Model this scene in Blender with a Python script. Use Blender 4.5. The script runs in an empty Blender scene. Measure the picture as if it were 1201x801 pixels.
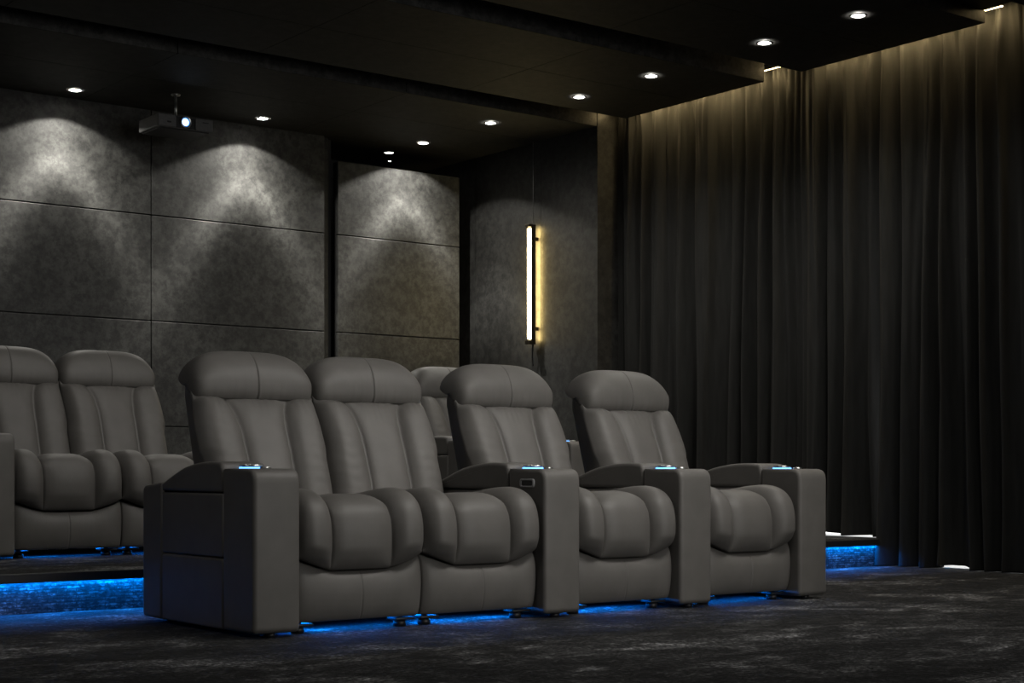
import bpy, bmesh, math, random
from mathutils import Vector, Matrix
random.seed(7)
S = bpy.context.scene
C = S.collection
PI = math.pi

# ------------------------------------------------------------------ helpers
def link(o, parent=None):
    C.objects.link(o)
    if parent is not None:
        o.parent = parent
    return o

def mesh_obj(name, verts, faces, mat, parent=None, smooth=True, mats=None, midx=None):
    me = bpy.data.meshes.new(name)
    me.from_pydata([tuple(v) for v in verts], [], faces)
    bm = bmesh.new(); bm.from_mesh(me)
    bmesh.ops.recalc_face_normals(bm, faces=bm.faces)
    bm.to_mesh(me); bm.free()
    for m in (mats or [mat]):
        me.materials.append(m)
    me.polygons.foreach_set('use_smooth', [smooth] * len(me.polygons))
    if midx:
        me.polygons.foreach_set('material_index', midx)
    me.update()
    return link(bpy.data.objects.new(name, me), parent)

class MB:
    """collects shapes into one mesh"""
    def __init__(self):
        self.v, self.f = [], []
    def add(self, v, f):
        n = len(self.v)
        self.v += [tuple(p) for p in v]
        self.f += [tuple(i + n for i in q) for q in f]
        return self
    def box(self, x0, x1, y0, y1, z0, z1, r=0.0, seg=2):
        bm = bmesh.new()
        bmesh.ops.create_cube(bm, size=1)
        for v in bm.verts:
            v.co = Vector(((x0 + x1) / 2 + v.co.x * (x1 - x0), (y0 + y1) / 2 + v.co.y * (y1 - y0), (z0 + z1) / 2 + v.co.z * (z1 - z0)))
        if r > 0:
            bmesh.ops.bevel(bm, geom=list(bm.edges), offset=r, segments=seg, profile=.5, affect='EDGES')
        bm.verts.index_update()
        self.add([v.co.copy() for v in bm.verts], [[v.index for v in f.verts] for f in bm.faces])
        bm.free()
        return self
    def lathe(self, prof, n=28, c=(0, 0, 0), axis='z', cap=True):
        """prof: (radius, height) pairs"""
        vs, fs = [], []
        for r, h in prof:
            for k in range(n):
                a = 2 * PI * k / n
                p = (r * math.cos(a), r * math.sin(a), h)
                if axis == 'y': p = (p[0], p[2], p[1])
                if axis == 'x': p = (p[2], p[0], p[1])
                vs.append((c[0] + p[0], c[1] + p[1], c[2] + p[2]))
        m = len(prof)
        for i in range(m - 1):
            for k in range(n):
                k2 = (k + 1) % n
                fs.append((i * n + k, i * n + k2, (i + 1) * n + k2, (i + 1) * n + k))
        if cap:
            fs.append(tuple(range(n))); fs.append(tuple((m - 1) * n + k for k in range(n)))
        return self.add(vs, fs)
    def tube(self, pts, r, n=8, closed=False):
        vs, fs = [], []
        P = [Vector(p) for p in pts]; m = len(P)
        for i, p in enumerate(P):
            a = P[(i - 1) % m] if (closed or i > 0) else p
            b = P[(i + 1) % m] if (closed or i < m - 1) else p
            t = (b - a).normalized()
            ref = Vector((1, 0, 0)) if abs(t.x) < .9 else Vector((0, 0, 1))
            e1 = t.cross(ref).normalized(); e2 = t.cross(e1)
            for k in range(n):
                q = p + r * (math.cos(2 * PI * k / n) * e1 + math.sin(2 * PI * k / n) * e2)
                vs.append(q)
        for i in range(m if closed else m - 1):
            j = (i + 1) % m
            for k in range(n):
                k2 = (k + 1) % n
                fs.append((i * n + k, i * n + k2, j * n + k2, j * n + k))
        if not closed:
            fs.append(tuple(range(n))); fs.append(tuple((m - 1) * n + k for k in range(n)))
        return self.add(vs, fs)
    def build(self, name, mat, parent=None, smooth=True):
        return mesh_obj(name, self.v, self.f, mat, parent, smooth)

def thing(name, label, cat, loc, group=None):
    o = bpy.data.objects.new(name, None)
    o.empty_display_size = .1
    o.location = loc
    link(o)
    return tag(o, label, cat, group)

def tag(o, label, cat, group=None, kind=None):
    o['label'] = label; o['category'] = cat
    if group: o['group'] = group
    if kind: o['kind'] = kind
    return o

def struct(o):
    o['kind'] = 'structure'
    return o

def grid(fn, nu, nv, close_u=False):
    vs = [fn(i, j) for j in range(nv) for i in range(nu)]
    fs = []
    for j in range(nv - 1):
        for i in range(nu if close_u else nu - 1):
            i2 = (i + 1) % nu
            fs.append((j * nu + i, j * nu + i2, (j + 1) * nu + i2, (j + 1) * nu + i))
    return vs, fs

def catmull(pts, per=5, closed=False):
    out = []; n = len(pts)
    for i in range(n if closed else n - 1):
        g = lambda k: pts[k % n] if closed else pts[max(0, min(n - 1, k))]
        p0, p1, p2, p3 = g(i - 1), g(i), g(i + 1), g(i + 2)
        for k in range(per):
            t = k / per
            out.append(tuple(.5 * (2 * b + (c - a) * t + (2 * a - 5 * b + 4 * c - d) * t * t + (-a + 3 * b - 3 * c + d) * t ** 3)
                             for a, b, c, d in zip(p0, p1, p2, p3)))
    if not closed: out.append(tuple(pts[-1]))
    return out

def rpoly(pts):
    """polygon of (y, z, radius) with rounded corners -> list of (y, z)"""
    out = []; n = len(pts)
    for i in range(n):
        p = Vector(pts[i][:2]); a = Vector(pts[i - 1][:2]); b = Vector(pts[(i + 1) % n][:2]); r = pts[i][2]
        if r <= 0:
            out.append(tuple(p)); continue
        da = (a - p).normalized(); db = (b - p).normalized()
        ang = da.angle(db); d = min(r / math.tan(ang / 2), .45 * (a - p).length, .45 * (b - p).length)
        A = p + da * d; B = p + db * d
        for k in range(7):
            t = k / 6
            out.append(tuple((1 - t) ** 2 * A + 2 * t * (1 - t) * p + t * t * B))
    return out

def prism(poly, x0, x1, r, puff=0.0):
    """soft-edged slab: the (y, z) outline extruded along x, its two rims rounded by r"""
    n = len(poly)
    area = sum(poly[i][0] * poly[(i + 1) % n][1] - poly[(i + 1) % n][0] * poly[i][1] for i in range(n))
    P = poly if area > 0 else poly[::-1]
    nor = []
    for i in range(n):
        a = Vector(P[i - 1]); p = Vector(P[i]); b = Vector(P[(i + 1) % n])
        t = ((p - a).normalized() if (p - a).length > 1e-9 else Vector((0, 0))) + ((b - p).normalized() if (b - p).length > 1e-9 else Vector((0, 0)))
        t = t.normalized(); e = (b - p).normalized()
        nor.append(Vector((t.y, -t.x)) / max(.5, t.dot(e)))
    loops = []
    K = 4
    prof = []
    prof.append((r + .004, 0.0))
    for k in range(K + 1):
        a = PI / 2 * k / K
        prof.append((r * (1 - math.sin(a)), r * (1 - math.cos(a))))
    full = [(ins, x0 + dx) for ins, dx in prof] + [(ins, x1 - dx) for ins, dx in prof[::-1]]
    vs, fs = [], []
    for ins, x in full:
        for p, q in zip(P, nor):
            vs.append((x, p[0] - q.x * ins, p[1] - q.y * ins))
    m = len(full)
    for i in range(m - 1):
        for k in range(n):
            k2 = (k + 1) % n
            fs.append((i * n + k, i * n + k2, (i + 1) * n + k2, (i + 1) * n + k))
    fs.append(tuple(range(n))); fs.append(tuple((m - 1) * n + k for k in range(n)))
    return vs, fs

# ------------------------------------------------------------------ materials
def new_mat(name):
    m = bpy.data.materials.new(name); m.use_nodes = True
    nt = m.node_tree
    b = nt.nodes['Principled BSDF']
    return m, nt, b

def nd(nt, t, **kw):
    n = nt.nodes.new(t)
    for k, v in kw.items():
        if k in n.inputs: n.inputs[k].default_value = v
        else: setattr(n, k, v)
    return n

def ramp(nt, fac, stops):
    r = nt.nodes.new('ShaderNodeValToRGB')
    el = r.color_ramp.elements
    while len(el) < len(stops): el.new(.5)
    for e, (p, c) in zip(el, stops):
        e.position = p
        e.color = (c, c, c, 1) if not isinstance(c, tuple) else (*c, 1)
    nt.links.new(fac, r.inputs[0])
    return r.outputs[0]

def coords(nt, scale=(1, 1, 1), kind='Object'):
    tc = nt.nodes.new('ShaderNodeTexCoord')
    mp = nt.nodes.new('ShaderNodeMapping'); mp.inputs['Scale'].default_value = scale
    nt.links.new(tc.outputs[kind], mp.inputs[0])
    return mp.outputs[0]

def plain(name, col, rough=.5, metal=0.0, noise=.12, nscale=60, bump=0.0):
    m, nt, b = new_mat(name)
    co = coords(nt)
    n = nd(nt, 'ShaderNodeTexNoise', Scale=nscale, Detail=3.0)
    nt.links.new(co, n.inputs['Vector'])
    lo = tuple(c * (1 - noise) for c in col); hi = tuple(c * (1 + noise) for c in col)
    nt.links.new(ramp(nt, n.outputs[0], [(.3, lo), (.7, hi)]), b.inputs['Base Color'])
    b.inputs['Roughness'].default_value = rough; b.inputs['Metallic'].default_value = metal
    if bump:
        bp = nd(nt, 'ShaderNodeBump', Strength=bump, Distance=.002)
        nt.links.new(n.outputs[0], bp.inputs['Height']); nt.links.new(bp.outputs[0], b.inputs['Normal'])
    return m

def emit(name, col, strength):
    m, nt, b = new_mat(name)
    b.inputs['Base Color'].default_value = (*[min(1, c) for c in col], 1)
    b.inputs['Emission Color'].default_value = (*col, 1)
    b.inputs['Emission Strength'].default_value = strength
    return m

def leather(name, col):
    m, nt, b = new_mat(name)
    co = coords(nt)
    v = nd(nt, 'ShaderNodeTexVoronoi', Scale=420.0); nt.links.new(co, v.inputs['Vector'])
    n = nd(nt, 'ShaderNodeTexNoise', Scale=9.0, Detail=4.0); nt.links.new(co, n.inputs['Vector'])
    w = nd(nt, 'ShaderNodeTexNoise', Scale=28.0, Detail=5.0); nt.links.new(coords(nt, (1, 1, .35)), w.inputs['Vector'])
    lo = tuple(c * .93 for c in col); hi = tuple(c * 1.07 for c in col)
    nt.links.new(ramp(nt, n.outputs[0], [(.35, lo), (.65, hi)]), b.inputs['Base Color'])
    b.inputs['Roughness'].default_value = .52
    b.inputs['Specular IOR Level'].default_value = .32
    b1 = nd(nt, 'ShaderNodeBump', Strength=.12, Distance=.0012); nt.links.new(v.outputs['Distance'], b1.inputs['Height'])
    b2 = nd(nt, 'ShaderNodeBump', Strength=.10, Distance=.006)
    nt.links.new(w.outputs[0], b2.inputs['Height']); nt.links.new(b1.outputs[0], b2.inputs['Normal'])
    nt.links.new(b2.outputs[0], b.inputs['Normal'])
    return m

def concrete(name, base, tint=(1, 1, .94), contrast=1.0, rough=.62):
    m, nt, b = new_mat(name)
    co = coords(nt)
    n1 = nd(nt, 'ShaderNodeTexNoise', Scale=3.0, Detail=8.0, Roughness=.62); nt.links.new(co, n1.inputs['Vector'])
    n2 = nd(nt, 'ShaderNodeTexNoise', Scale=16.0, Detail=9.0, Roughness=.75); nt.links.new(co, n2.inputs['Vector'])
    n3 = nd(nt, 'ShaderNodeTexNoise', Scale=17.0, Detail=7.0, Roughness=.75); nt.links.new(co, n3.inputs['Vector'])
    def col(k): return tuple(base * k * t for t in tint)
    c1 = ramp(nt, n1.outputs[0], [(.32, col(1 - .3 * contrast)), (.5, col(1)), (.68, col(1 + .25 * contrast))])
    c2 = ramp(nt, n2.outputs[0], [(.41, .5), (.5, .95), (.60, 1.4)])
    c3 = ramp(nt, n3.outputs[0], [(.40, .42), (.455, .9), (.55, 1.0)])
    mx = nd(nt, 'ShaderNodeMix', data_type='RGBA', blend_type='MULTIPLY'); mx.inputs[0].default_value = 1
    nt.links.new(c1, mx.inputs[6]); nt.links.new(c2, mx.inputs[7])
    my = nd(nt, 'ShaderNodeMix', data_type='RGBA', blend_type='MULTIPLY'); my.inputs[0].default_value = .8
    nt.links.new(mx.outputs[2], my.inputs[6]); nt.links.new(c3, my.inputs[7])
    nt.links.new(my.outputs[2], b.inputs['Base Color'])
    b.inputs['Roughness'].default_value = rough
    bp = nd(nt, 'ShaderNodeBump', Strength=.25, Distance=.004); nt.links.new(n2.outputs[0], bp.inputs['Height'])
    nt.links.new(bp.outputs[0], b.inputs['Normal'])
    return m

def carpet(name):
    m, nt, b = new_mat(name)
    n1 = nd(nt, 'ShaderNodeTexNoise', Scale=2.1, Detail=5.0, Roughness=.6, Distortion=.6); nt.links.new(coords(nt, (.8, 1.1, 1)), n1.inputs['Vector'])
    n2 = nd(nt, 'ShaderNodeTexNoise', Scale=11.0, Detail=6.0, Roughness=.7); nt.links.new(coords(nt, (.8, 1.0, 1)), n2.inputs['Vector'])
    n3 = nd(nt, 'ShaderNodeTexNoise', Scale=60.0, Detail=5.0, Roughness=.75); nt.links.new(coords(nt, (.8, 1.0, 1)), n3.inputs['Vector'])
    c1 = ramp(nt, n1.outputs[0], [(.36, .009), (.48, .015), (.56, .032), (.66, .095)])
    c2 = ramp(nt, n2.outputs[0], [(.36, .35), (.5, .9), (.62, 2.1)])
    c3 = ramp(nt, n3.outputs[0], [(.42, .30), (.52, .85), (.60, 2.8)])
    mx = nd(nt, 'ShaderNodeMix', data_type='RGBA', blend_type='MULTIPLY'); mx.inputs[0].default_value = 1
    my = nd(nt, 'ShaderNodeMix', data_type='RGBA', blend_type='MULTIPLY'); my.inputs[0].default_value = 1
    nt.links.new(c1, mx.inputs[6]); nt.links.new(c2, mx.inputs[7])
    nt.links.new(mx.outputs[2], my.inputs[6]); nt.links.new(c3, my.inputs[7])
    nt.links.new(my.outputs[2], b.inputs['Base Color'])
    b.inputs['Roughness'].default_value = .9; b.inputs['Specular IOR Level'].default_value = .06
    b.inputs['Sheen Weight'].default_value = .04; b.inputs['Sheen Roughness'].default_value = .5
    ad = nd(nt, 'ShaderNodeMath', operation='ADD'); nt.links.new(n2.outputs[0], ad.inputs[0]); nt.links.new(n3.outputs[0], ad.inputs[1])
    bp = nd(nt, 'ShaderNodeBump', Strength=.9, Distance=.012); nt.links.new(ad.outputs[0], bp.inputs['Height'])
    nt.links.new(bp.outputs[0], b.inputs['Normal'])
    return m

def riser_mat(name):
    m, nt, b = new_mat(name)
    tc = nt.nodes.new('ShaderNodeTexCoord')
    sp = nd(nt, 'ShaderNodeSeparateXYZ'); nt.links.new(tc.outputs['Object'], sp.inputs[0])
    cb = nd(nt, 'ShaderNodeCombineXYZ'); nt.links.new(sp.outputs['X'], cb.inputs['X']); nt.links.new(sp.outputs['Z'], cb.inputs['Y'])
    br = nd(nt, 'ShaderNodeTexBrick', Scale=1.0)
    br.inputs['Brick Width'].default_value = .09; br.inputs['Row Height'].default_value = .0145
    br.inputs['Mortar Size'].default_value = .0022; br.inputs['Bias'].default_value = -.1
    br.inputs['Color1'].default_value = (.022, .022, .022, 1); br.inputs['Color2'].default_value = (.055, .055, .055, 1); br.inputs['Mortar'].default_value = (.006, .006, .006, 1)
    nt.links.new(cb.outputs[0], br.inputs['Vector'])
    n = nd(nt, 'ShaderNodeTexNoise', Scale=48.0, Detail=6.0, Roughness=.75); nt.links.new(coords(nt, (.7, 1, 1.3)), n.inputs['Vector'])
    n2 = nd(nt, 'ShaderNodeTexNoise', Scale=9.0, Detail=3.0); nt.links.new(coords(nt, (1, 1, 2)), n2.inputs['Vector'])
    mx = nd(nt, 'ShaderNodeMix', data_type='RGBA', blend_type='MULTIPLY'); mx.inputs[0].default_value = 1
    my = nd(nt, 'ShaderNodeMix', data_type='RGBA', blend_type='MULTIPLY'); my.inputs[0].default_value = 1
    nt.links.new(br.outputs['Color'], mx.inputs[6]); nt.links.new(ramp(nt, n.outputs[0], [(.42, .10), (.5, .7), (.58, 2.8)]), mx.inputs[7])
    nt.links.new(mx.outputs[2], my.inputs[6]); nt.links.new(ramp(nt, n2.outputs[0], [(.35, .5), (.65, 1.5)]), my.inputs[7])
    nt.links.new(my.outputs[2], b.inputs['Base Color'])
    b.inputs['Roughness'].default_value = .85
    bp = nd(nt, 'ShaderNodeBump', Strength=.6, Distance=.006); nt.links.new(br.outputs['Fac'], bp.inputs['Height']); bp.invert = True
    nt.links.new(bp.outputs[0], b.inputs['Normal'])
    return m

def fabric(name, col):
    m, nt, b = new_mat(name)
    n = nd(nt, 'ShaderNodeTexNoise', Scale=30.0, Detail=5.0); nt.links.new(coords(nt, (1, 1, .12)), n.inputs['Vector'])
    f = nd(nt, 'ShaderNodeTexNoise', Scale=500.0, Detail=2.0); nt.links.new(coords(nt), f.inputs['Vector'])
    nt.links.new(ramp(nt, n.outputs[0], [(.3, tuple(c * .8 for c in col)), (.7, tuple(c * 1.2 for c in col))]), b.inputs['Base Color'])
    b.inputs['Roughness'].default_value = .88; b.inputs['Specular IOR Level'].default_value = .2
    bp = nd(nt, 'ShaderNodeBump', Strength=.15, Distance=.002); nt.links.new(f.outputs[0], bp.inputs['Height'])
    nt.links.new(bp.outputs[0], b.inputs['Normal'])
    return m

LEATHER = leather('grey_leather', (.088, .083, .077))
PIPING = plain('piping_dark', (.018, .017, .016), .5)
BLACKP = plain('black_plastic', (.012, .012, .013), .45)
STEEL = plain('brushed_steel', (.62, .62, .62), .28, 1.0, .06, 200)
BLUE = emit('blue_led', (.14, .42, 1.0), 2.4)
BLUEHOT = emit('blue_led_strip', (.02, .22, 1.0), 4)
CONC = concrete('dark_concrete', .038, contrast=1.15)
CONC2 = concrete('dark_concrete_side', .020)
CEIL_LIT = concrete('ceiling_board_edge_lit', .055, (1, .98, .92), .8)  # paler than the undersides: light on the upright faces put into the colour
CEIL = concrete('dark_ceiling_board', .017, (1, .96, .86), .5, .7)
BLACKW = plain('black_paint', (.010, .010, .010), .6)
CARPET = carpet('dark_carpet')
CARPET2 = carpet('step_carpet')
RISER = riser_mat('woven_riser_cover')
CURT = fabric('charcoal_curtain', (.0185, .0185, .0177))
WHITE = plain('hem_light_white', (.8, .8, .8), .5)
HEMGLOW = emit('hem_glow', (1, 1, 1), 1.6)
LAMPW = emit('downlight_lens', (1, .98, .94), 14)
WARM = emit('warm_tube', (1.0, .80, .40), 26)
WARMS = emit('warm_led_strip', (1.0, .80, .48), 5)
BRONZE = plain('dark_bronze', (.05, .042, .03), .35, .8)
LENSB = emit('projector_beam', (.75, .9, 1.0), 6)
FRAMEG = plain('satin_grey_trim', (.22, .22, .22), .35)
SHELL = plain('projector_shell', (.13, .13, .13), .4)
LENSR = emit('lens_halo_glow', (.05, .25, 1.0), 2.5)  # self-lit colour for the blue halo round the lens
GREYP = plain('grey_plastic', (.075, .075, .075), .42)

# ------------------------------------------------------------------ room shell
HS = 3.34            # underside of the ceiling boards
XR = 8.10            # their edge along the curtain
PF = 6.785           # face of the riser
PH = .18             # platform height

struct(MB().box(-2, 8.75, -3.0, 12.6, -.08, 0).build('floor', CARPET, smooth=False))
fl = MB().box(-2, 8.33, PF, 12.6, 0, .1555).build('floor_riser', RISER, smooth=False); struct(fl)
struct(MB().box(-2, 8.33, PF - .030, 12.6, .156, PH).build('floor_platform', CARPET2, smooth=False))
struct(MB().box(-2, 8.33, PF - .048, PF - .030, .138, PH, .004).build('trim_6', BLACKW, smooth=False))

# rear wall: cladding boards with open joints in front of a dark wall
YW = 11.10
mb = MB()
xs = [-2.0, .545, 2.06, 3.563, 5.078, 6.588]
zs = [.18, .96, 1.755, 2.552, 3.40]
for i in range(len(xs) - 1):
    for j in range(len(zs) - 1):
        mb.box(xs[i] + .004, xs[i + 1] - .004, YW, YW + .03, zs[j] + .004, zs[j + 1] - .004, .003, 1)
struct(mb.build('wall_back', CONC, smooth=False))
mb = MB().box(-2, 6.60, YW + .031, YW + .10, .18, 3.5)
struct(mb.build('wall_backing', BLACKW, smooth=False))
mb = MB()
for j, (a, b_) in enumerate(((.18, .96), (.96, 1.755), (1.755, 2.552), (2.552, 3.158))):
    mb.box(6.712, 7.930, YW, YW + .03, a + .004, b_ - .004, .003, 1)
struct(mb.build('wall_partition', CONC, smooth=False))
struct(MB().box(6.714, 7.925, YW + .031, YW + .08, .18, 3.15).build('wall_partition_core', BLACKW, smooth=False))
struct(MB().box(6.592, 6.646, YW + .045, YW + .3, .18, 3.338).build('trim_1', CONC2, smooth=False))
struct(MB().box(6.646, 6.70, YW + .09, YW + .12, .18, 3.338).build('trim_2', BLACKW, smooth=False))
struct(MB().box(6.4, 8.4, 11.92, 12.0, .18, 3.5).build('wall_alcove', CONC2, smooth=False))
# side wall carrying the tube lamp
mb = MB()
for a, b_ in ((9.475, 10.186), (10.189, 11.10), (11.103, 11.92)):
    mb.box(8.105, 8.42, a, b_, .18, 3.50)
struct(mb.build('wall_right', CONC2, smooth=False))
struct(MB().box(8.66, 8.72, 2.6, 9.475, 0, 3.6).build('wall_behind_curtain', BLACKW, smooth=False))
struct(MB().box(8.60, 8.64, 4.4, 9.40, .02, 2.3).build('hem_glow_panel', HEMGLOW, smooth=False))  # unseen glowing panel added so the gaps under the curtain show white
struct(MB().box(8.37, 8.60, 4.4, PF - .05, .0005, .006).build('hem_light_floor', WHITE, smooth=False))  # white strip added to carry the bright line under the hem
struct(MB().box(8.331, 8.60, PF - .045, 9.47, .0, PH + .001).build('hem_light_step', WHITE, smooth=False))  # white filler added for the bright line under the hem on the step

# ceiling: hung boards with gaps, upper ceiling above
def board(name, y0, y1, xj, ymid, x0=-2.0, z0=HS, th=.13):
    mb = MB()
    e = [x0] + xj + [XR]
    for i in range(len(e) - 1):
        for a, b_ in ((y0, ymid), (ymid, y1)):
            mb.box(e[i] + .0015, e[i + 1] - (.0015 if i < len(e) - 2 else 0), a + .0015, b_ - .0015, z0, z0 + th, .002, 1)
    o = mesh_obj(name, mb.v, mb.f, None, None, False, [CEIL, CEIL_LIT])
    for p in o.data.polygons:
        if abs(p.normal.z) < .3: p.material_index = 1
    return struct(o)
board('ceiling_board_back', 9.475, 11.10, [1.2, 2.86, 4.52, 6.30], 10.2)
board('ceiling_board_middle', 7.677, 9.132, [1.6, 3.26, 4.92, 6.58], 8.4)
board('ceiling_board_front', 5.856, 7.338, [1.4, 3.06, 4.72, 6.38], 6.6, th=.075)
board('ceiling_board_screen_side', 2.6, 5.50, [1.4, 3.06, 4.72, 6.38], 4.0)
struct(MB().box(-2, 8.72, 2.6, 12.6, 3.52, 3.60).build('ceiling', CEIL, smooth=False))
struct(MB().box(-2, XR - .03, 5.3, 6.9, 3.4155, 3.515).build('ceiling_infill', BLACKW, smooth=False))
struct(MB().box(6.60, 8.104, 11.115, 11.92, 3.345, 3.45).build('ceiling_alcove', BLACKW, smooth=False))

# ------------------------------------------------------------------ recliner
HW = .2935           # half width of a seat
ANG = math.radians(22.8)
SA, CA = math.sin(ANG), math.cos(ANG)
def tilt(x, s, n):
    """s up along the back, n out of its front face"""
    return (x, .70 + s * SA - n * CA, .45 + s * CA + n * SA)

def pillow(t, p=2.6):
    return 1 - abs(t) ** p

def panel_puff(u, us, hc, hw, edge):
    a = abs(u)
    if a < us:
        return hc * pillow(a / us, 4.0)
    s = (a - us) / (1 - us)
    return hw * pillow(2 * min(s, 1) - 1, 3.0) * 1.0 - edge * s ** 8

def usamples(n, seams):
    base = [math.sin(PI / 2 * (-1 + 2 * i / (n - 1))) * .55 + (-1 + 2 * i / (n - 1)) * .45 for i in range(n)]
    for c in seams:
        base += [c + k * .009 for k in range(-4, 5)]
    return sorted(base)

def make_seat():
    # outline in (y, z) from the lower front lip over the nose to the back
    prof0 = [(.115, .240), (.055, .242), (.040, .275), (.034, .34), (.037, .41), (.058, .468), (.11, .500), (.20, .508), (.34, .498), (.50, .482), (.66, .468), (.74, .460)]
    pr = catmull(prof0, 5)
    m = len(pr)
    nrm = []
    for k in range(m):
        a = Vector(pr[max(0, k - 1)]); b = Vector(pr[min(m - 1, k + 1)])
        t = (b - a).normalized(); nrm.append(Vector((-t.y, t.x)))
    us = usamples(61, [-.45, .45]); nu = len(us)
    def fn(i, j):
        u = us[i]
        y, z = pr[j]
        k = j / (m - 1)
        # seams pull towards the middle on the top
        seam = .47 - .05 * max(0, min(1, (k - .5) / .3))
        env = min(1, max(0, (j - 5) / 9.0)) ** .8
        d = panel_puff(u, seam, .030, .050, .030) - .006 * math.exp(-((abs(u) - seam) / .016) ** 2)
        # gathered creases running out of the seam on the nose
        sd = abs(abs(u) - seam)
        nose = math.exp(-((k - .50) / .10) ** 2)
        d += .0030 * nose * math.exp(-sd / .10) * math.sin(70 * k + 25 * u)
        lift = .058 * max(0, (abs(u) - .44) / .56) ** 1.1 * math.exp(-max(0, (z - .24)) / .10)
        back = 1 - .55 * max(0, (k - .6) / .4)
        x = u * HW
        n = nrm[j]
        return (x, y + n.x * d * env * back, z + n.y * d * env * back + (lift if y < .3 else 0))
    vs, fs = grid(fn, nu, m)
    # closed underside and sides
    mb = MB().add(vs, fs)
    n0 = len(mb.v)
    bot = [(us[i] * HW, .72, .26) for i in range(nu)]
    mb.v += bot
    for i in range(nu - 1):
        mb.f.append(((m - 1) * nu + i, (m - 1) * nu + i + 1, n0 + i + 1, n0 + i))
        mb.f.append((n0 + i, n0 + i + 1, i + 1, i))
    for i in (0, nu - 1):
        mb.f.append(tuple([j * nu + i for j in range(m)] + [n0 + i]))
    return mb

def make_footrest():
    us = usamples(57, [0]); us = [u for k, u in enumerate(us) if k == 0 or u - us[k - 1] > 1e-4]; nu = len(us)
    prof0 = [(.12, 1.02), (.075, 1.01), (.052, .95), (.036, .78), (.031, .55), (.036, .28), (.048, .07), (.060, .0), (.078, .03), (.14, .07)]
    pr = catmull(prof0, 5); m = len(pr)
    def fn(i, j):
        u = us[i]; y, h = pr[j]
        zt = .236 + .056 * max(0, (abs(u) - .44) / .56) ** 1.1
        z = .046 + h * (zt - .046)
        e = abs(u) ** 10
        g = .0035 * math.exp(-(u / .010) ** 2)
        return (u * HW * .995, y + .028 * e + g, z)
    vs, fs = grid(fn, nu, m)
    mb = MB().add(vs, fs)
    n0 = len(mb.v)
    mb.v += [(us[i] * HW * .995, .145, .15) for i in range(nu)]
    for i in range(nu - 1):
        mb.f.append(((m - 1) * nu + i, (m - 1) * nu + i + 1, n0 + i + 1, n0 + i))
        mb.f.append((n0 + i, n0 + i + 1, i + 1, i))
    for i in (0, nu - 1):
        mb.f.append(tuple([j * nu + i for j in range(m)] + [n0 + i]))
    return mb

SH = .535            # where the headrest starts
def sstep(a, b, x):
    t = min(1, max(0, (x - a) / (b - a)))
    return t * t * (3 - 2 * t)

def make_backrest(kl=.05, kr=.05):
    us = usamples(101, []); nu = len(us)
    ns = 52
    srows = [.70, .68, .65, .62, .59, .565, .55] + [SH + .01 - (SH + .03) * j / (ns - 8) for j in range(ns - 7)]
    tail = [(1.0, -.055), (.985, -.11), (.93, -.15), (.5, -.165), (0, -.168), (-.5, -.165), (-.93, -.15), (-.985, -.11), (-1.0, -.055)]
    nl = nu + len(tail)
    def fn(i, j):
        s = srows[j]
        w = HW * (1.0 - .012 * max(0, (min(s, SH) - .30) / .25) ** 2) * (1 - .09 * sstep(.58, .70, s))
        th = 1.22 - .34 * max(0, s / .56)
        bulge = sstep(.225, .30, s) * (1 - sstep(.38, .58, s))
        if i < nu:
            u = us[i]
            w *= 1 + bulge * (kl if u < 0 else kr) * abs(u)
            seam = .36 + .20 * math.exp(-(SH - s) / .055) if s < SH else .56
            d = panel_puff(u, min(seam, .6), .024, .044, .036) - .006 * math.exp(-((abs(u) - seam) / .02) ** 2)
            # lumbar belly and the tuck under the headrest
            env = 1 - math.exp(-max(0, SH - s) / .020)
            d = d * (.35 + .65 * env) + .020 * math.sin(PI * min(1, max(0, s / SH))) - .008 * (1 - env)
            a = abs(u)
            # horizontal creases on the bolsters, vertical gathers below the headrest seam
            if a > seam:
                d += .0016 * math.sin(s * 120 + 3 * math.sin(7 * u)) * math.sin(PI * (a - seam) / (1 - seam)) * math.exp(-((s - .22) / .16) ** 2)
            d += .0026 * math.exp(-max(0, SH - s) / .045) * math.sin(u * 46 + 2 * math.sin(u * 9)) * (1 - a ** 4)
            if s > SH: d = -.012 - (s - SH) * .30
            return tilt(u * w, s, d)
        u, n = tail[i - nu]
        return tilt(u * w * (.985 if abs(u) > .9 else 1), s, n * th * (1 - .10 * sstep(.60, .70, s)))
    vs, fs = grid(fn, nl, ns, True)
    fs.append(tuple(range(nl))); fs.append(tuple((ns - 1) * nl + k for k in range(nl)))
    return MB().add(vs, fs)

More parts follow.
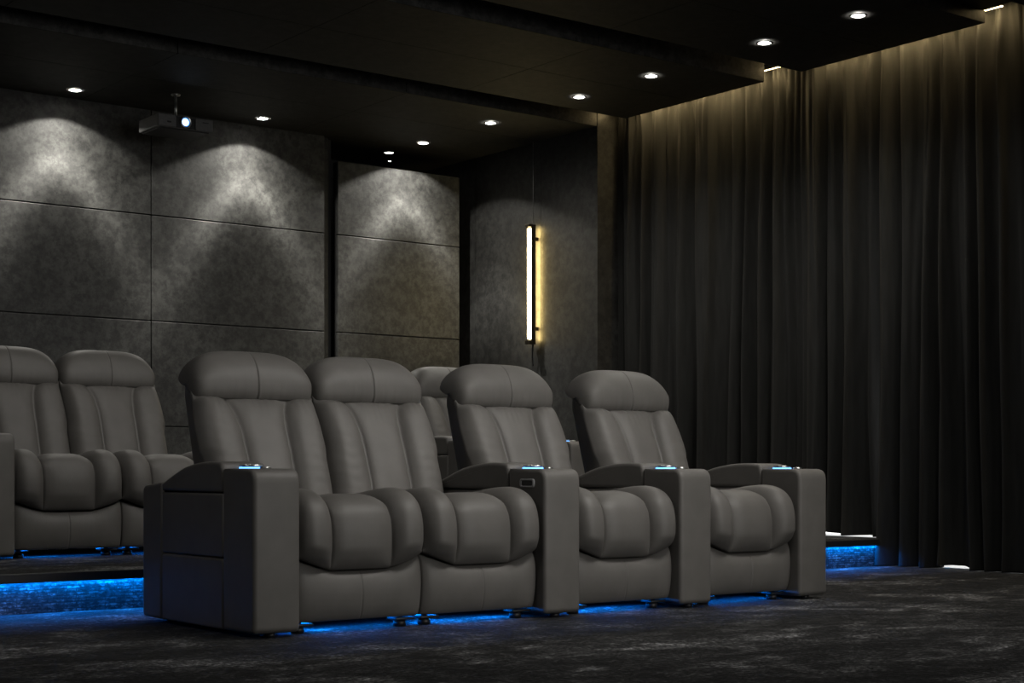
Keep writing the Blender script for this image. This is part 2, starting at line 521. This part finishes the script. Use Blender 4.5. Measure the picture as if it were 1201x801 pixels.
def make_headrest():
    nu = 57
    us = sorted([.996 * math.sin(PI / 2 * (-1 + 2 * i / (nu - 1))) for i in range(nu)] + [k * .008 for k in (-4, -3, -2, -1, 1, 2, 3, 4)])
    nu = len(us)
    # outline in (y, z): seam at the front, over the top, down to the lip behind
    pts = [(.904, .937), (.890, .942), (.877, .975), (.879, 1.030), (.898, 1.082), (.931, 1.122), (.975, 1.146), (1.03, 1.150), (1.082, 1.136), (1.116, 1.105), (1.122, 1.072), (1.104, 1.050), (1.070, 1.044), (1.01, 1.000), (.95, .950)]
    pr = catmull(pts, 4, True); m = len(pr)
    c0 = Vector((.985, .985))
    def fn(j, i):
        u = us[i]; y, z = pr[j]
        a = abs(u)
        e = max(0.0, 1 - a ** 4.0) ** .52
        e2 = max(0.0, 1 - a ** 18) ** .5
        k = sstep(.945, 1.09, z)
        g = .0065 * math.exp(-(a / .009) ** 2) if y < 1.08 else 0
        wr = .0030 * math.exp(-max(0, z - .945) / .035) * math.sin(u * 52 + 2 * math.sin(u * 11)) * (1 - a ** 3) if y < .91 else 0
        yy = c0.x + (y - c0.x) * (e2 * .85 + e * .15); zz = c0.y + (z - c0.y) * (e2 + (e - e2) * k)
        return (u * (HW + .0005), yy + g - wr, zz)
    vs, fs = grid(fn, m, nu, True)
    fs.append(tuple(range(m))); fs.append(tuple((nu - 1) * m + k for k in range(m)))
    return MB().add(vs, fs)

ARM_W = .197
def arm_front_poly():
    return rpoly([(0, .018, .026), (.256, .018, 0), (.256, .636, 0), (0, .636, .055)])
def arm_pad_poly():
    top = catmull([(.258, .62), (.268, .650), (.30, .661), (.38, .664), (.48, .659), (.60, .641), (.70, .612), (.80, .578)], 4)
    return [(.80, .545), (.258, .545)] + top
def build_arm(parent, x0, usb=False, side=1):
    """x0: left edge of the arm in the chair's own frame"""
    x1 = x0 + ARM_W
    v, f = prism(arm_front_poly(), x0, x1, .017)
    mb = MB().add(v, f)
    arm = mb.build('armrest', LEATHER, parent)
    # rear post of the arm
    v, f = prism(rpoly([(.802, .018, 0), (.985, .018, .024), (.985, .566, .032), (.802, .582, 0)]), x0 + .002, x1 - .002, .014)
    MB().add(v, f).build('arm_post', LEATHER, arm)
    # upholstered side panels between the post and the front
    v, f = prism(rpoly([(.258, .018, 0), (.800, .018, 0), (.800, .290, .018), (.258, .290, .018)]), x0 + .003, x1 - .003, .010)
    MB().add(v, f).build('lower_side_panel', LEATHER, arm)
    v, f = prism(rpoly([(.258, .292, .018), (.800, .292, .018), (.800, .540, 0), (.258, .540, 0)]), x0 + .003, x1 - .003, .010)
    MB().add(v, f).build('upper_side_panel', LEATHER, arm)
    v, f = prism(arm_pad_poly(), x0 + .001, x1 - .001, .016)
    MB().add(v, f).build('arm_pad', LEATHER, arm)
    # dark piping on both rims of the front block
    mb = MB()
    pf = arm_front_poly()
    pa = [p for p in pf if not (p[1] < .03)]
    pa = [(.256, .633)] + [p for p in pf if p[1] > .05 and p[0] < .25] + [(0.004, .03)]
    pa = []
    for k in range(9):
        a = PI / 2 * k / 8
        pa.append((.050 - .046 * math.sin(a), .582 + .050 * math.cos(a)))
    line = [(.252, .632)] + pa + [(.004, .03)]
    for xx in (x0 + .0105, x1 - .0105):
        mb.tube([(xx + (-.0065 if xx < (x0 + x1) / 2 else .0065), p[0] + .010 * (1 if p[0] < .05 else 0), p[1] - (.006 if p[1] > .58 else 0)) for p in line], .0022, 6)
    pad = [(p[0], p[1] - .0065) for p in catmull([(.268, .640), (.30, .655), (.38, .659), (.48, .654), (.60, .636), (.70, .607), (.795, .575)], 3)]
    for xx in (x0 + .0045, x1 - .0045):
        mb.tube([(xx, p[0], p[1]) for p in pad], .0018, 6)
    mb.build('piping', PIPING, arm)
    # cup holder, its lit rim, dial, and added studs standing in for glints
    xc = (x0 + x1) / 2
    zt = .636
    mb = MB().lathe([(.0445, zt + .010), (.0455, zt + .0135), (.040, zt + .0135), (.038, zt + .002), (.0, zt - .02)][:4] + [(.001, zt + .002)], 32, (xc, .208, 0), 'z', False)
    mb.build('cup_holder', STEEL, arm)
    MB().lathe([(.0455, zt - .004), (.0462, zt), (.0462, zt + .0060), (.044, zt + .0063)], 32, (xc, .208, 0), 'z', False).build('cup_holder_light', BLUE, arm)
    MB().lathe([(.019, zt - .004), (.021, zt + .004), (.019, zt + .0075), (.001, zt + .0085)], 24, (xc + .012, .118, 0)).build('control_dial', STEEL, arm)
    for q in range(3):
        MB().lathe([(.0055, zt + .003), (.0055, zt + .0155), (.004, zt + .0175), (.0005, zt + .018)], 12, (xc - .024 + .024 * q, .208 + (.012 if q == 1 else 0), 0)).build('glint_stud', STEEL, arm)
    if usb:
        xf = x0 - .001
        mb = MB()
        poly = rpoly([(.070, .556, .013), (.166, .556, .013), (.166, .593, .013), (.070, .593, .013)])
        v, f = prism([(p[0] + 0, p[1]) for p in poly], xf - .006, xf + .004, .003)
        # frame with a hollow
        inner = rpoly([(.079, .563, .008), (.157, .563, .008), (.157, .586, .008), (.079, .586, .008)])
        n = len(poly); vs = []; fs = []
        for xx, P in ((xf + .006, poly), (xf - .006, poly), (xf - .0075, [(a * .5 + c * .5, b * .5 + d * .5) for (a, b), (c, d) in zip(poly, inner)]), (xf - .006, inner), (xf - .001, inner)):
            vs += [(xx, p[0], p[1]) for p in P]
        for L in range(4):
            for k in range(n):
                k2 = (k + 1) % n
                fs.append((L * n + k, L * n + k2, (L + 1) * n + k2, (L + 1) * n + k))
        port = mesh_obj('usb_port', vs, fs, FRAMEG, arm)
        mb = MB().box(xf - .002, xf + .004, .078, .158, .562, .587)
        mb.box(xf - .0028, xf - .001, .092, .098, .567, .582).box(xf - .0028, xf - .001, .136, .143, .567, .582)
        mb.build('usb_socket', BLACKP, arm, smooth=False)
        port['label'] = 'grey charging port on the inner side of the arm'
    for yy in (.06, .90):
        MB().lathe([(.022, 0.0), (.022, .016), (.015, .019)], 16, (xc, yy, 0)).build('arm_glide', BLACKP, arm)
    return arm

def make_chair(name, label, group, loc, left=False, right=False, usb=False, flare=(.05, .05)):
    t = thing(name, label, 'recliner', loc, group)
    make_seat().build('seat_cushion', LEATHER, t)
    make_footrest().build('footrest', LEATHER, t)
    make_backrest(*flare).build('backrest', LEATHER, t)
    make_headrest().build('headrest', LEATHER, t)
    mb = MB().box(-HW + .01, HW - .01, .15, .96, .068, .24, .01).box(-HW + .02, HW - .02, .60, .95, .24, .40, .01)
    mb.box(-.28, .28, .085, .15, .066, .085, .003)
    mb.build('base_frame', BLACKP, t, smooth=False)
    for sx in (-1, 1):
        for yy in (.13, .88):
            mb = MB().lathe([(.026, 0), (.026, .022), (.014, .026), (.014, .06)], 16, (sx * .235, yy, 0))
            if yy < .2: mb.box(sx * .235 - .045, sx * .235 + .045, .085, .155, .028, .038, .002)
            mb.build('foot', BLACKP, t)
    MB().box(-.27, .27, .204, .216, .061, .068, .002).build('led_strip', BLUEHOT, t, smooth=False)
    if left: build_arm(t, -.2955 - ARM_W)
    if right: build_arm(t, .2955, usb)
    return t

def copy_tree(o, loc=None, parent=None):
    c = o.copy(); C.objects.link(c)
    if parent is not None: c.parent = parent
    if loc is not None: c.location = loc
    for ch in list(o.children): copy_tree(ch, None, c)
    return c

Y1, Y2 = 5.222, 7.80
G1, G2 = 'recliners in the front row', 'recliners on the raised back row'
def add_glow(x, y, z, w=.50):
    L = bpy.data.lights.new('underglow_light', 'AREA'); L.shape = 'RECTANGLE'; L.size = w; L.size_y = .008
    L.energy = UG if z < .1 else UG * .5; L.color = (.0, .21, 1.0)
    o = bpy.data.objects.new('underglow_light', L); o.location = (x, y + .21, z + .056); link(o)
    o.rotation_euler = (math.radians(-12), 0, 0)
UG = 2.6
front = []
c1 = make_chair('recliner', 'grey leather front-row recliner with the broad left arm, its whole side panel in view', G1, (3.290, Y1, 0), left=True, flare=(.05, .030))
c2 = make_chair('recliner', 'grey leather front-row recliner with a charging port on its arm, joined to the left-end seat', G1, (3.880, Y1, 0), right=True, usb=True, flare=(-.035, .05))
c3 = make_chair('recliner', 'grey leather front-row recliner between the charging-port arm and the end seat by the curtain', G1, (4.669, Y1, 0), right=True)
c4 = copy_tree(c3, (5.459, Y1, 0)); c4['label'] = 'grey leather front-row recliner at the end nearest the curtain'
for c in (c1, c2, c3, c4): add_glow(c.location.x, Y1, 0)
def bare(src, loc):
    """a copy of a chair without its arm"""
    c = src.copy(); C.objects.link(c); c.location = loc
    for ch in src.children:
        if 'armrest' in ch.name: continue
        copy_tree(ch, None, c)
    return c
d1 = copy_tree(c1, (3.135, Y2, PH)); d1['label'] = 'grey leather back-row recliner cut by the left photo edge, its arm on the blue-lit step'; d1['group'] = G2
d2 = bare(c2, (3.725, Y2, PH)); d2['label'] = 'grey leather back-row recliner beside the cut-off one, partly behind the front-row arm'; d2['group'] = G2
d3 = make_chair('recliner', 'grey leather back-row recliner mostly hidden, headrest peeping between the second and third front headrests', G2, (6.155, Y2, PH), left=True, right=True)
for c in (d1, d2, d3): add_glow(c.location.x, Y2, PH)

# ------------------------------------------------------------------ curtains
def curtain(name, label, y0, y1, hem, seed, x0=8.285):
    rnd = random.Random(seed)
    # irregular fold positions
    knots = [y0]; amps = []
    while knots[-1] < y1:
        knots.append(knots[-1] + rnd.choice([.05, .06, .075, .09, .11, .14, .19]) * rnd.uniform(.85, 1.2))
    for _ in knots: amps.append(rnd.uniform(.35, 1.0))
    ph = [rnd.uniform(0, 6.28) for _ in range(12)]
    drift = [rnd.uniform(-.03, .03) for _ in knots]
    topz = 3.50
    knots2 = [y0]
    while knots2[-1] < y1: knots2.append(knots2[-1] + rnd.choice([.022, .03, .04, .055, .09]) * rnd.uniform(.85, 1.2))
    amps2 = [rnd.choice([.2, .5, .8, 1.0, 1.3]) for _ in knots2]
    def knot2(y):
        for k in range(len(knots2) - 1):
            if y < knots2[k + 1]: return k, max(0, (y - knots2[k]) / (knots2[k + 1] - knots2[k]))
        return len(knots2) - 2, 1.0
    def knot_at(y):
        for k in range(len(knots) - 1):
            if y < knots[k + 1]: return k, (y - knots[k]) / (knots[k + 1] - knots[k])
        return len(knots) - 2, 1.0
    def fold(y, z):
        h = (topz - z) / topz
        # folds wander a little on the way down
        yy = y + h * (.035 * math.sin(2.1 * y + ph[0]) + .018 * math.sin(6.3 * y + ph[1] + 1.3 * z)) + .006 * math.sin(3.0 * z + 9 * y + ph[2])
        yy = max(y0, min(y1, yy))
        k, t = knot_at(yy)
        a0, a1 = amps[k], amps[min(k + 1, len(amps) - 1)]
        a = a0 + (a1 - a0) * t
        sgn = 1 if k % 2 == 0 else -1
        f = sgn * math.sin(PI * t) * a
        k2, t2 = knot2(yy + .012 * math.sin(2.3 * z + 4 * y))
        f2 = (1 if k2 % 2 == 0 else -1) * math.sin(PI * t2) * amps2[k2]
        wide = .5 * math.sin(4.7 * y + ph[3] + .4 * z) + .35 * math.sin(9.1 * y + ph[4] - .3 * z)
        depth = .044 + .052 * h
        d = depth * f + .020 * wide + (.010 + .004 * (1 - h)) * f2
        # gathered pleats under the rail
        tp = math.exp(-(topz - .05 - z) / .22)
        q = math.sin(2 * PI * (y + .02 * math.sin(6 * (topz - z) + 13 * y)) / .052 + 2.5 * math.sin(5 * y + ph[5]))
        d += .023 * tp * q * (.6 + .4 * math.sin(8.3 * y + ph[9]))
        # hem flares
        he = math.exp(-(z - hem) / .30)
        d += he * .022 * math.sin(11 * y + ph[6]) - he * .012
        return d
    ny = int((y1 - y0) / .0085) + 1
    zsn = [0, .012, .03, .06, .1, .15, .22, .32, .44, .58, .74, .9, 1.1, 1.3, 1.5, 1.7, 1.9, 2.1, 2.3, 2.48, 2.64, 2.78, 2.9, 3.0, 3.08, 3.15, 3.21, 3.27, 3.32, 3.37, 3.42, 3.46, 3.5]
    zl = [hem + (topz - hem) * q / 3.5 for q in zsn]
    def fn(i, j):
        y = y0 + (y1 - y0) * i / (ny - 1)
        z = zl[j]
        lift = max(0, .016 * math.sin(6.7 * y + ph[7]) + .010 * math.sin(17 * y + ph[8])) * math.exp(-(z - hem) / .25)
        return (x0 + fold(y, z), y, z + lift)
    vs, fs = grid(fn, ny, len(zl))
    o = mesh_obj(name, vs, fs, CURT)
    md = o.modifiers.new('thickness', 'SOLIDIFY'); md.thickness = .003; md.offset = 1
    return tag(o, label, 'curtain', 'tall curtains along the window side')
curtain('curtain', 'charcoal curtain whose hem rests on the raised step, beside the lamp wall', 6.79, 9.50, PH + .008, 3)
curtain('curtain', 'charcoal floor-length curtain beside the end of the step, at the right photo edge', 2.7, 6.785, .004, 11)
cr = MB().box(8.26, 8.31, 2.7, 9.46, 3.503, 3.518, .003).build('curtain_rail', BLACKP, smooth=False)
tag(cr, 'black ceiling rail carrying the charcoal curtains', 'curtain rail')

# ------------------------------------------------------------------ lamps
def light_profile(L, strength, stops):
    """angular output of a recessed lamp (like a photometric file)"""
    L.use_nodes = True
    nt = L.node_tree
    em = nt.nodes['Emission']
    tc = nt.nodes.new('ShaderNodeTexCoord')
    sp = nd(nt, 'ShaderNodeSeparateXYZ'); nt.links.new(tc.outputs['Normal'], sp.inputs[0])
    ab = nd(nt, 'ShaderNodeMath', operation='ABSOLUTE'); nt.links.new(sp.outputs['Z'], ab.inputs[0])
    mn = nd(nt, 'ShaderNodeMath', operation='MINIMUM'); nt.links.new(ab.outputs[0], mn.inputs[0]); mn.inputs[1].default_value = .99999
    ac = nd(nt, 'ShaderNodeMath', operation='ARCCOSINE'); nt.links.new(mn.outputs[0], ac.inputs[0])
    dv = nd(nt, 'ShaderNodeMath', operation='DIVIDE'); nt.links.new(ac.outputs[0], dv.inputs[0]); dv.inputs[1].default_value = PI / 2
    r = ramp(nt, dv.outputs[0], [(a / 90, v) for a, v in stops])
    mu = nd(nt, 'ShaderNodeMath', operation='MULTIPLY'); nt.links.new(r, mu.inputs[0]); mu.inputs[1].default_value = strength
    nt.links.new(mu.outputs[0], em.inputs['Strength'])

PROFILE = [(0, .07), (14, .09), (20, .26), (23, .50), (27, .95), (31, 1.0), (35, .55), (40, .28), (48, .17), (55, .13), (59.5, .09), (63.5, 0)]
SOFT = [(0, .30), (20, .36), (30, .40), (40, .26), (50, .12), (62, .02), (75, 0)]
def downlight(x, y, label, z=HS, r=.040, power=60, lit=True, prof=None):
    t = thing('downlight', label, 'ceiling light', (x, y, z), 'recessed ceiling downlights')
    MB().lathe([(r * 1.22, .001), (r * 1.25, -.003), (r * 1.05, -.005), (r * .96, -.002), (r * .96, .001)], 28).build('trim_ring', GREYP, t)
    MB().lathe([(r * .95, -.001), (r * .7, -.0045), (.001, -.0055)], 28, cap=False).build('lens', LAMPW, t)
    if lit:
        L = bpy.data.lights.new('downlight_beam', 'POINT'); L.energy = power; L.shadow_soft_size = .012; L.color = (1, .965, .88)
        light_profile(L, 1.0, prof or PROFILE)
        o = bpy.data.objects.new('downlight_beam', L); o.location = (x, y, z - .022); link(o)
    return t
P = 225
wall_txt = ['downlight above the leftmost glowing patch of the concrete back wall',
            'downlight beside the projector, above the middle glowing patch of the back wall',
            'downlight above the glowing patch on the partition board']
for (x, y), tx in zip(((4.374, 10.83), (5.875, 10.83), (7.367, 10.83)), wall_txt): downlight(x, y, tx, power=P)
col_txt = ['downlight in the rear ceiling board, straight above the tube lamp\'s left',
           'left one of two downlights in the middle ceiling board', 'right one of two downlights in the middle ceiling board',
           'left one of two downlights in the front ceiling board', 'right one of two downlights in the front ceiling board, nearest the top edge']
col_txt[0] = 'downlight in the rear ceiling board between the wall-washing one and the board\'s edge'
for y, tx in zip((9.888, 8.81, 8.04, 6.98, 6.22), col_txt): downlight(7.362, y, tx, power=120, prof=SOFT)
downlight(7.375, 11.36, 'downlight in the dark alcove ceiling behind the partition board', z=3.345, lit=False)
downlight(7.578, 11.66, 'tiny lamp in the alcove ceiling, just above the partition board\'s top edge', z=3.345, r=.016, lit=False)  # small disc added in place of the downlight's reflection

# tube lamp on the side wall
t = thing('tube_lamp', 'vertical warm yellow glowing tube lamp hung on the concrete side wall', 'wall lamp', (8.042, 10.25, 1.68))
MB().lathe([(.012, 0.03), (.021, .032), (.021, .938), (.012, .94)], 20, (-.010, -.005, 0)).build('tube', WARM, t)
mb = MB().box(.014, .030, -.032, -.004, 0.0, .97, .002).box(-.016, .015, -.036, -.030, 0.0, .97, .002)
mb.build('mounting_profile', BRONZE, t, smooth=False)
for zz in (0.0, .95):
    MB().box(-.042, .031, -.034, .024, zz - .012 if zz == 0 else zz, zz + .02 if zz == 0 else zz + .025, .004).build('end_cap', BRONZE, t, smooth=False)
for zz in (.1, .84):
    MB().box(.030, .062, -.026, -.010, zz, zz + .03).build('wall_bracket', BRONZE, t, smooth=False)
MB().tube([(.02, -.01, .975), (.02, -.01, 1.657)], .0018, 6).build('suspension_wire', STEEL, t)
MB().tube(catmull([(.02, -.01, -.01), (.022, .0, -.07), (.03, .012, -.13), (.034, .008, -.19)], 4), .006, 8).build('power_cord', BLACKP, t)
L = bpy.data.lights.new('tube_glow', 'AREA'); L.shape = 'RECTANGLE'; L.size = .026; L.size_y = .93; L.energy = 6.0; L.color = (1, .72, .26)
o = bpy.data.objects.new('tube_glow', L); link(o)
o.matrix_world = Matrix.Translation((8.074, 10.235, 2.165)) @ Matrix((Vector((0, 1, 0)), Vector((0, 0, 1)), Vector((-1, 0, 0)))).transposed().to_4x4()

# cove strip over the curtain
CV = 6.2
for (ya, yb, tx) in ((2.8, 5.30, None), (5.79, 7.30, 'warm white LED strip above the curtain, its end glimpsed at the top right ceiling gap'),
                     (7.60, 9.15, 'warm white LED strip above the curtain, its end glimpsed between the front and middle ceiling boards')):
    if tx:
        t = MB().box(8.172, 8.186, ya, yb, 3.440, 3.445, .001).build('cove_light_strip', WARMS, smooth=False)
        tag(t, tx, 'led strip', 'cove light strips over the curtains')
    L = bpy.data.lights.new('cove_glow', 'AREA'); L.shape = 'RECTANGLE'; L.size = .012; L.size_y = yb - ya; L.energy = CV * (yb - ya); L.color = (1, .74, .36)
    o = bpy.data.objects.new('cove_glow', L); link(o)
    zax = -Vector((.62, 0, -.78)).normalized(); yax = Vector((0, 1, 0)); xax = yax.cross(zax)
    o.matrix_world = Matrix.Translation((8.192, (ya + yb) / 2, 3.438)) @ Matrix((xax, yax, zax)).transposed().to_4x4()

for y in (5.80, 7.615, 9.40):
    L = bpy.data.lights.new('cove_end_glow', 'POINT'); L.energy = .55; L.color = (1, .74, .36); L.shadow_soft_size = .012
    o = bpy.data.objects.new('cove_end_glow', L); o.location = (8.178, y, 3.44); link(o)

# step lighting
t = MB().box(.5, 8.28, PF - .024, PF - .012, .147, .155, .001).build('step_light_strip', BLUEHOT, smooth=False)
tag(t, 'blue LED strip tucked under the lip of the step', 'led strip')
SL = 19
for k in range(4):
    w = (8.2 - 1.0) / 4
    L = bpy.data.lights.new('step_glow', 'AREA'); L.shape = 'RECTANGLE'; L.size = w; L.size_y = .012; L.energy = SL; L.color = (.0, .22, 1.0)
    o = bpy.data.objects.new('step_glow', L); o.location = (1.0 + w * (k + .5), PF - .011, .144); link(o)
    o.rotation_euler = (math.radians(-14), 0, 0)
struct(MB().box(8.300, 8.330, PF - .052, PF - .046, .141, .181, .001).build('light_gap_strip', WHITE, smooth=False))  # added white strip stands in for light seen past the step's end

# ------------------------------------------------------------------ projector
t = thing('projector', 'dark ceiling projector with a glowing blue-white lens, hung before the back wall', 'projector', (5.0, 10.515, 3.06))
mb = MB().box(-.212, .212, -.155, .165, 0, .09, .008)
mb.box(-.212, -.075, -.167, -.150, .004, .088, .004).box(.075, .212, -.167, -.150, .004, .088, .004)
mb.build('body', SHELL, t, smooth=False)
MB().box(-.075, .075, -.158, -.150, .006, .085, .003).build('lens_bay', BLACKP, t, smooth=False)
lb = MB().lathe([(.030, 0), (.041, 0), (.043, -.022), (.038, -.026), (.031, -.020)], 32, (-.005, -.158, .048), 'y', False).build('lens_barrel', STEEL, t)
MB().lathe([(.0235, -.010), (.022, -.011), (.0005, -.012)], 28, (-.005, -.158, .048), 'y', False).build('lens', LENSB, lb)
MB().lathe([(.031, -.007), (.031, -.009), (.0235, -.011)], 28, (-.005, -.158, .048), 'y', False).build('lens_halo', LENSR, lb)  # ring given its own glow to stand in for the halo
MB().box(-.145, -.115, -.170, -.166, .030, .042, .001).build('sensor_window', BLACKP, t, smooth=False)
MB().box(.13, .175, -.170, -.166, .060, .066, .001).build('maker_plate', BLACKP, t, smooth=False)
MB().box(-.19, .19, -.15, .15, -.008, .002, .003).build('bottom_plate', BLACKP, t, smooth=False)
MB().lathe([(.011, .085), (.011, .272)], 16).build('pole', STEEL, t)
MB().lathe([(.030, .268), (.034, .274), (.034, .280)], 24).build('ceiling_plate', STEEL, t)

# ------------------------------------------------------------------ room light
def area(name, loc, target, sx, sy, e, col=(1, 1, 1), spread=PI):
    L = bpy.data.lights.new(name, 'AREA'); L.shape = 'RECTANGLE'; L.size = sx; L.size_y = sy; L.energy = e; L.color = col; L.spread = spread
    o = bpy.data.objects.new(name, L); o.location = loc; link(o)
    o.rotation_euler = (Vector(target) - Vector(loc)).to_track_quat('-Z', 'Y').to_euler()
    return o
area('overhead_fill', (5.0, 3.8, 3.3), (4.6, 5.6, .7), 3.0, .6, 64, (1, .97, .92), math.radians(110))  # soft overhead light added for the front row, no fixture modelled
area('overhead_fill', (.2, 4.6, 3.3), (2.8, 5.8, .4), 1.6, .9, 12, (1, .98, .95), math.radians(110))  # fill added from the left to lift the dark arm sides
area('overhead_fill', (3.8, 6.95, 3.3), (4.0, 8.0, .9), 2.6, .5, 13, (1, .97, .92), math.radians(100))  # fill added to brighten the back row
area('screen_light', (4.9, -1.0, 1.8), (4.5, 5.6, .8), 3.4, 1.9, 16, (1, .985, .95), math.radians(56))

w = bpy.data.worlds.new('world'); S.world = w; w.use_nodes = True
w.node_tree.nodes['Background'].inputs[0].default_value = (.9, .95, 1, 1)
w.node_tree.nodes['Background'].inputs[1].default_value = .0

# ------------------------------------------------------------------ camera
cam = bpy.data.cameras.new('camera')
cam.sensor_fit = 'HORIZONTAL'; cam.sensor_width = 36
cam.lens = 1852.55 / 1201 * 36
cam.shift_y = (551.35 - 400.5) / 1201
co = bpy.data.objects.new('camera', cam); link(co)
co.location = (0, 0, .63); co.rotation_euler = (PI / 2, 0, -math.radians(37.448))
S.camera = co

S.view_settings.view_transform = 'Standard'; S.view_settings.look = 'None'
S.view_settings.exposure = 0; S.view_settings.gamma = 1
S.view_settings.use_curve_mapping = False
S.cycles.use_denoising = True
S.cycles.max_bounces = 6
S.cycles.sample_clamp_indirect = 4
